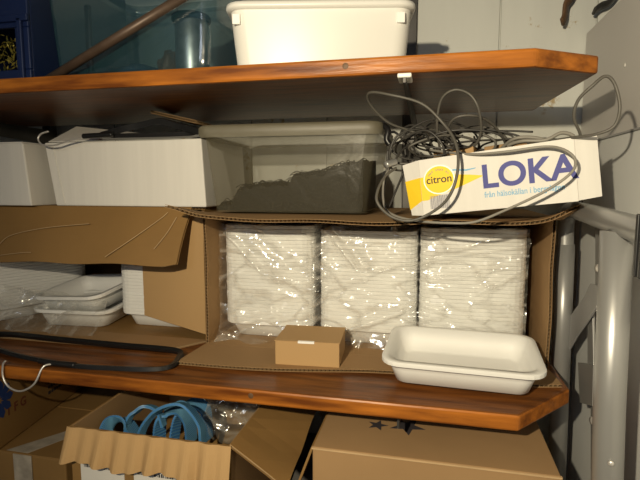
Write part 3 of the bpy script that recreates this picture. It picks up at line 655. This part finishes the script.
def lump(name, c, s, m, label, cat, seed=0, amp=.25):
    bm = bmesh.new(); bmesh.ops.create_icosphere(bm, subdivisions=4, radius=1)
    v = []
    for q in bm.verts:
        k = 1 + amp * noise.noise(q.co * 1.7 + Vector((seed, 0, 0))) + .4 * amp * noise.noise(q.co * 5 + Vector((seed, 3, 0)))
        p = Vector((q.co.x * s[0] * k, q.co.y * s[1] * k, max(q.co.z, -.75) * s[2] * (k if q.co.z > -.75 else 1)))
        v.append(p + Vector(c))
    f = [tuple(a.index for a in fc.verts) for fc in bm.faces]; bm.free()
    return tag(MB().add(v, f).build(name, m, smooth=True), label, cat)
lump('folded_cloth', (-0.70, 1.09, UT + .036), (.10, .08, .045), M['navy'], 'dark blue crumpled cloth low inside the blue tinted bin', 'cloth', 2)
lump('leather_glove', (-0.590, 1.06, UT + .046), (.030, .04, .058), M['brownthing'], 'brown lump standing beside the steel cylinder inside the blue tinted bin', 'glove', 6)
tag(MB().box(-.735, -.722, .955, .965, UT + .004, .385).build('black_rod', M['black'], bevel=.003), 'thin black upright rod inside the blue tinted bin', 'rod')

t = empty('blue_crate', (-1.0, 0.89, UT), 'dark blue plastic crate at the left end of the upper shelf', 'crate')
g = MB()
g.box(-1.25, -0.822, .895, .903, .328, .50); g.box(-1.25, -0.822, .895, .903, UT, .243)
g.box(-.856, -0.822, .895, .903, .243, .328); g.box(-1.25, -1.20, .895, .903, .243, .328)
g.box(-0.828, -0.822, .903, 1.24, UT, .50); g.box(-1.25, -1.244, .903, 1.24, UT, .50); g.box(-1.244, -.828, 1.232, 1.24, UT, .50); g.box(-1.244, -.828, .903, 1.232, UT, UT + .005)
g.build('body', M['bluecrate'], t, bevel=.002)
MB().box(-1.255, -.818, .888, .895, .338, .352).box(-1.255, -.816, .886, .895, .40, .412).box(-.846, -.834, .888, .895, .215, .345).build('rib', M['bluecrate'], t, bevel=.002)
g = MB()
for k in range(420):
    c = Vector((random.uniform(-1.08, -.845), random.uniform(.915, 1.0), random.uniform(UT + .014, .335)))
    mt = Matrix.Translation(c) @ Matrix.Rotation(random.uniform(0, 6), 4, random.choice('XYZ')) @ Matrix.Rotation(random.uniform(0, 6), 4, 'Y')
    s = random.uniform(.005, .010)
    g.add([mt @ Vector(p) for p in ((-s, 0, 0), (0, -s * .35, 0.001), (s, 0, 0), (0, s * .35, 0.001), (0, 0, -.001))], [(0, 1, 2, 3), (0, 4, 1), (1, 4, 2), (2, 4, 3), (3, 4, 0)])
tag(g.build('garland', M['tinsel'], origin=(-1.0, .95, UT + .006)), 'shiny gold and green leaf garland seen through the blue crate opening', 'garland', kind='stuff')

# brown leathery things hanging at top right of the wall
t = empty('hook_rail', (0.36, WALL, .42), 'small dark wall hook rail holding brown straps, top right', 'hook rail')
MB().box(.27, .50, WALL - .012, WALL, .478, .50).build('rail', M['darkmetal'], t)
MB().tube([(.335, WALL - .010, .49), (.335, WALL - .035, .483), (.335, WALL - .04, .50)], .003, 8).build('hook', M['darkmetal'], t, smooth=True)
STR = [(.010, .0035), (-.010, .0035), (-.012, 0), (-.010, -.0035), (.010, -.0035), (.012, 0)]
tag(MB().tube([(.335, 1.345, .50), (.318, 1.342, .455), (.305, 1.338, .435), (.302, 1.335, .405), (.296, 1.33, .392)], .01, 8, prof=STR).build('leather_strap', M['brownthing'], smooth=True), 'twisted brown strap hanging at the top right, nearer the pine shelf', 'strap', 'brown straps at the top right')
tag(MB().tube([(.44, 1.345, .49), (.405, 1.34, .437), (.38, 1.335, .424), (.365, 1.33, .412)], .01, 8, prof=STR).build('leather_strap', M['darkmetal'], smooth=True), 'dark strap end hanging at the top right, touching the grey cabinet', 'strap', 'brown straps at the top right')

# ------------------------------------------------------------------ grey cabinet, folded table
t = empty('grey_cabinet', (0.66, 0.8, -Z0), 'tall plain grey cabinet at the right, behind the folded table', 'cabinet')
MB().box(.363, .95, .05, 1.375, -Z0, .375).build('body', M['cab'], t, bevel=.002)
MB().lathe([(.0045, 0), (.004, .0012), (.001, .002)], (.363, 1.10, .235), 12, Vector((-1, 0, 0))).build('cap', M['paper'], t, smooth=True)

t = empty('folding_table', (0.33, 0.6, -Z0), 'folded table standing on its edge at the right with grey tubular legs', 'table')
MB().box(.333, .359, -.10, 1.215, -Z0, .093).build('tabletop', M['tablegrey'], t, bevel=.003)
MB().box(.331, .3615, -.11, 1.221, .093, .097).box(.331, .3615, 1.215, 1.221, -Z0, .097).build('edge_strip', M['edging'], t, bevel=.001)
OV = [(.0205 * math.cos(a * math.pi / 8), .0165 * math.sin(a * math.pi / 8)) for a in range(16)]
MB().tube([(.283, 1.10, -.74), (.276, 1.10, -.30), (.273, 1.10, -.12)], .0185, 20, smooth=False).build('leg', M['steel'], t, smooth=True)
MB().tube([(.273, 1.10, -.125), (.272, 1.10, -.085), (.271, 1.088, -.060), (.270, 1.06, -.048), (.262, .95, -.046), (.252, .80, -.049), (.245, .62, -.054), (.238, .42, -.06)], .0165, 20).build('cross_tube', M['steel'], t, smooth=True)
MB().tube([(.260, .72, -.74), (.246, .72, -.30), (.241, .72, -.060)], .0200, 24, smooth=False).build('leg', M['steel'], t, smooth=True)
MB().lathe([(.0042, 0), (.0038, .0016), (.001, .0026)], (.246, .6995, -.374), 14, Vector((-.25, -1, 0))).build('rivet', M['chrome'], t, smooth=True)
g = MB()
g.box(.218, .262, .53, .596, -.098, -.030)
for k in range(5): g.box(.215, .220, .532 + k * .013, .538 + k * .013, -.098, -.030)
g.build('corner_clip', M['black'], t, bevel=.001)
# brace: flat bar, curved link, lower hinge
def plate(pts, x0, x1, name, m):
    n = len(pts); v = [(x, a, b) for x in (x0, x1) for a, b in pts]
    MB().add(v, [tuple(range(n)), tuple(range(2 * n - 1, n - 1, -1))] + [(i, (i + 1) % n, n + (i + 1) % n, n + i) for i in range(n)]).build(name, m, t, bevel=.0006)
plate([(0.98, -0.073), (0.943, -0.073), (0.924, -0.174), (0.96, -0.18)], .292, .296, 'hinge_plate', M['steel'])
plate([(0.977, -0.179), (0.934, -0.174), (0.928, -0.207), (0.975, -0.247), (1.041, -0.299), (1.102, -0.355), (1.166, -0.41), (1.208, -0.387), (1.151, -0.317), (1.064, -0.25), (1.006, -0.21)], .288, .292, 'brace', M['edging'])
plate([(1.006, -0.34), (0.918, -0.314), (0.91, -0.385), (0.98, -0.41)], .284, .300, 'hinge_block', M['steel'])
plate([(0.959, -0.394), (0.916, -0.379), (0.9, -0.496), (0.935, -0.517)], .296, .300, 'stay', M['steel'])
plate([(1.019, -0.219), (0.99, -0.212), (0.962, -0.33), (0.996, -0.338)], .298, .302, 'stay', M['steel'])
MB().lathe([(.0075, 0), (.0075, .004), (.003, .005)], (.292, .945, -.145), 12, Vector((-1, -.3, 0))).build('rivet', M['chrome'], t, smooth=True)
MB().lathe([(.008, 0), (.008, .006), (.003, .008)], (.296, .928, -.42), 12, Vector((-1, -.4, 0))).build('bolt', M['chrome'], t, smooth=True)

# ------------------------------------------------------------------ boxes under the shelf
FL = -Z0
t = empty('star_box', (0.0, 0.77, FL), 'large closed brown carton with two black stars on its lid, under the lower shelf', 'box')
MB().box(-.190, .206, .775, 1.18, FL, -.446).build('body', M['card'], t, bevel=.004)
MB().box(-.188, .204, .772, .95, -.446, -.4432).box(-.188, .204, .953, 1.18, -.446, -.4432).build('lid_flap', M['card'], t, bevel=.001)
MB().box(-.190, .206, .7705, .7755, -.4475, -.4445).build('fold_edge', M['crease'], t)
def star(cx, cy, r, rot):
    p = [(cx + (r if k % 2 == 0 else r * .42) * math.sin(rot + k * math.pi / 5), cy + (r if k % 2 == 0 else r * .42) * math.cos(rot + k * math.pi / 5)) for k in range(10)]
    return MB().prism(p, -.4432, -.4428)
star(-.088, .872, .020, .2).build('printed_star', M['ink'], t); star(-.034, .880, .034, .5).build('printed_star', M['ink'], t)
MB().slab(quad((-.190, .775, -.447), (-.190, 1.1, -.447), (-.222, 1.1, -.53), (-.224, .78, -.54)), 2, 2, .004).build('side_flap', M['card_dark'], t)

t = empty('strap_carton', (-0.49, 0.75, FL), 'open brown carton with flaps folded out, holding a blue strap, under the lower shelf', 'box')
cz = -.449
MB().box(-.652, -.330, .750, .754, FL, cz).build('front_panel', M['card_dark'], t)
MB().box(-.652, -.330, 1.096, 1.10, FL, cz).build('back_panel', M['card'], t)
for x in (-.652, -.334): MB().box(x, x + .004, .754, 1.096, FL, cz).build('side_panel', M['card'], t)
MB().box(-.648, -.334, .754, 1.096, FL, FL + .004).build('bottom_panel', M['card'], t)
def Pc(u, v):
    return Vector((-.655 + .327 * u - .006 * v * (1 - u), .749 - .018 * v - (.0035 * math.sin(u * 60) + .003 * math.sin(u * 37)) * (.4 + v), cz + .001 - .062 * v + .004 * math.sin(u * 13) * v))
fo = MB(); fo.slab(Pc, 70, 4, .0045); fo.build('front_flap', M['kraft'], t)
panel('side_flap', warp(quad((-.331, .750, cz), (-.331, 1.09, cz), (-.235, 1.07, -.475), (-.225, .735, -.505)), .006, 10), .34, t, M['card_dark'], nu=10, nv=3)
MB().slab(quad((-.652, .750, cz), (-.652, 1.09, cz), (-.70, 1.09, -.500), (-.665, .76, -.505)), 3, 2, .004).build('side_flap', M['card_dark'], t)
for x0, x1, zt_ in ((-.632, -.540, -.507), (-.520, -.36, -.512)):
    lb = MB().box(x0, x1, .7485, .750, -.60, zt_).build('label', M['paper'], t)
    g = MB(); x = x0 + .008
    while x < x1 - .01:
        wd = random.choice((.0008, .0016, .003)); g.box(x, x + wd, .7480, .7486, -.524, zt_ - .005); x += wd + random.choice((.001, .002))
    g.build('barcode', M['ink'], lb)

# blue ribbed strap: one ribbon looped several times
def ribbon(path, wd, th=.0018, axis=Vector((.15, 1, .1))):
    pts = spline([Vector(p) for p in path], False, 14); g = MB(); rb = MB(); v = []; n = len(pts)
    ax = axis.normalized()
    for i, p in enumerate(pts):
        tng = (pts[min(i + 1, n - 1)] - pts[max(i - 1, 0)]).normalized(); a = (ax - tng * ax.dot(tng)).normalized(); nn = tng.cross(a)
        v += [p + a * wd / 2 + nn * th, p - a * wd / 2 + nn * th, p - a * wd / 2 - nn * th, p + a * wd / 2 - nn * th]
    f = [(i * 4 + k, i * 4 + (k + 1) % 4, (i + 1) * 4 + (k + 1) % 4, (i + 1) * 4 + k) for i in range(n - 1) for k in range(4)] + [(3, 2, 1, 0), (4 * n - 4, 4 * n - 3, 4 * n - 2, 4 * n - 1)]
    g.add(v, f)
    for i in range(1, n - 1):
        tng = (pts[i + 1] - pts[i - 1]).normalized(); a = (ax - tng * ax.dot(tng)).normalized(); nn = tng.cross(a)
        p = pts[i]; h = tng * .0008
        vv = [p + s * a * wd / 2 * .98 + h * q + nn * r_ for r_ in (-th - .0012, th + .0012) for s, q in ((1, 1), (-1, 1), (-1, -1), (1, -1))]
        rb.add(vv, FB)
    return g, rb
st = empty('blue_strap', (-.45, .88, -.50), 'coiled ribbed light blue strap in the open carton under the shelf', 'strap')
for path, wd, ax in ((((-.575, .86, -.60), (-.577, .86, -.518), (-.547, .86, -.467), (-.507, .86, -.442), (-.472, .86, -.440), (-.442, .86, -.473), (-.437, .86, -.51), (-.438, .86, -.58)), .022, Vector((.1, 1, -.35))),
                     (((-.535, .88, -.50), (-.547, .88, -.468), (-.573, .88, -.460), (-.59, .87, -.468), (-.606, .86, -.491), (-.612, .86, -.58)), .016, Vector((.1, 1, -.3))),
                     (((-.638, .81, -.58), (-.632, .82, -.50), (-.628, .84, -.482), (-.610, .86, -.490), (-.59, .87, -.53)), .032, Vector((.3, 1, -.6))),
                     (((-.550, .88, -.58), (-.549, .89, -.499), (-.536, .90, -.478), (-.513, .91, -.472), (-.498, .92, -.500), (-.50, .93, -.56)), .036, Vector((.2, 1, .3))),
                     (((-.530, .90, -.58), (-.525, .92, -.50), (-.505, .94, -.475), (-.475, .95, -.49), (-.47, .95, -.56)), .030, Vector((.2, 1, .3)))):
    a, b = ribbon(path, wd, axis=ax); o = a.build('band', M['blue'], st); b.build('rib', M['rib'], o)
def Pb(u, v):
    a = 2 * math.pi * u; r = .055 * (0.35 + 0.65 * math.sin(math.pi * (0.12 + .80 * v)))
    return Vector((-.430 + 1.3 * r * math.cos(a), .985 + r * math.sin(a), -.565 + .115 * v)) + Vector((math.cos(a), math.sin(a), .3)) * .012 * noise.noise(Vector((math.cos(a) * 3, math.sin(a) * 3, v * 5)))
film('plastic_bag', Pb, 60, 30, 'crumpled clear plastic bag behind the blue strap in the open carton', 'bag')
for k, (x0, x1, y0, y1, z1) in enumerate(((-.645, -.337, .76, 1.09, -.590),)):
    tag(MB().slab(warp(quad((x0, y0, z1), (x1, y0, z1), (x1, y1, z1), (x0, y1, z1)), .02, 14, 3), 24, 24, .004).build('packing_paper', M['card_dark'], smooth=True), 'crumpled brown packing paper under the blue strap', 'paper')

t = empty('flat_top_carton', (-0.98, 0.82, FL), 'closed brown carton with scuffed white tape, under the left of the lower shelf', 'box')
MB().box(-1.35, -.720, .810, 1.26, FL, -.5595).build('body', M['card_dark'], t, bevel=.003)
MB().box(-1.35, -.722, .808, 1.01, -.5595, -.557).box(-1.35, -.722, 1.014, 1.26, -.5595, -.557).build('lid_flap', M['card_dark'], t, bevel=.001)
MB().slab(warp(quad((-.866, .812, -.5565), (-.812, .812, -.5565), (-.752, .93, -.5565), (-.780, .94, -.5565)), .0, 5), 3, 3, .0006).box(-.845, -.80, .8065, .8085, -.64, -.5595).build('tape', M['tape'], t)
# printed carton on top of it
A0 = Vector((-.879, .802, 0)); A1 = Vector((-.933, 1.134, 0)); du = (A1 - A0).normalized(); dl = Vector((-du.y, du.x, 0))
t = empty('printed_carton', (-0.98, 0.93, -.556), 'brown carton printed with a blue flower and red letters, far left under the shelf', 'box')
AL = (A1 - A0).length
v = []
for z in (-.5555, -.3945):
    for p in (A0, A1, A1 + dl * .26, A0 + dl * .26): v.append((p.x, p.y, z))
MB().add(v, FB).build('body', M['card_dark'], t, bevel=.002)
to = Vector(t['_o'])
AM = Matrix.Translation(A0 - to) @ Matrix(((du.x, 0, -dl.x, 0), (du.y, 0, -dl.y, 0), (0, 1, 0, 0), (0, 0, 0, 1)))
def am(x, z): return AM @ Matrix.Translation((x, z, .0004))
txt('T F G', .028, am(.033, -.495), M['redink'], 'lettering', t, .0008)
g = MB()
for k in range(9):
    a = R(k * 40); mt = am(.016, -.452) @ Matrix.Rotation(a, 4, 'Z')
    g.prism([(.005, 0), (.016, .0065), (.033, .009), (.042, 0), (.033, -.009), (.016, -.0065)], -.0002, .0004, mt)
for q in range(len(g.v)):
    z_ = g.v[q].z + to.z
g.v = [Vector((p.x + to.x, p.y + to.y, min(max(p.z + to.z, -.550), -.3955))) for p in g.v]
g.build('printed_flower', M['blueink'], t)
g = MB()
for r_ in range(6):
    x = .18
    while x < .30:
        wd = random.uniform(.004, .012); g.prism([(x, -.440 - r_ * .014), (x + wd, -.440 - r_ * .014), (x + wd, -.433 - r_ * .014), (x, -.433 - r_ * .014)], -.0002, .0004, am(0, 0)); x += wd + .003
g.v = [p + to for p in g.v]
g.build('printed_text', M['ink'], t)

for o in list(bpy.data.objects):
    if '_o' in o: del o['_o']
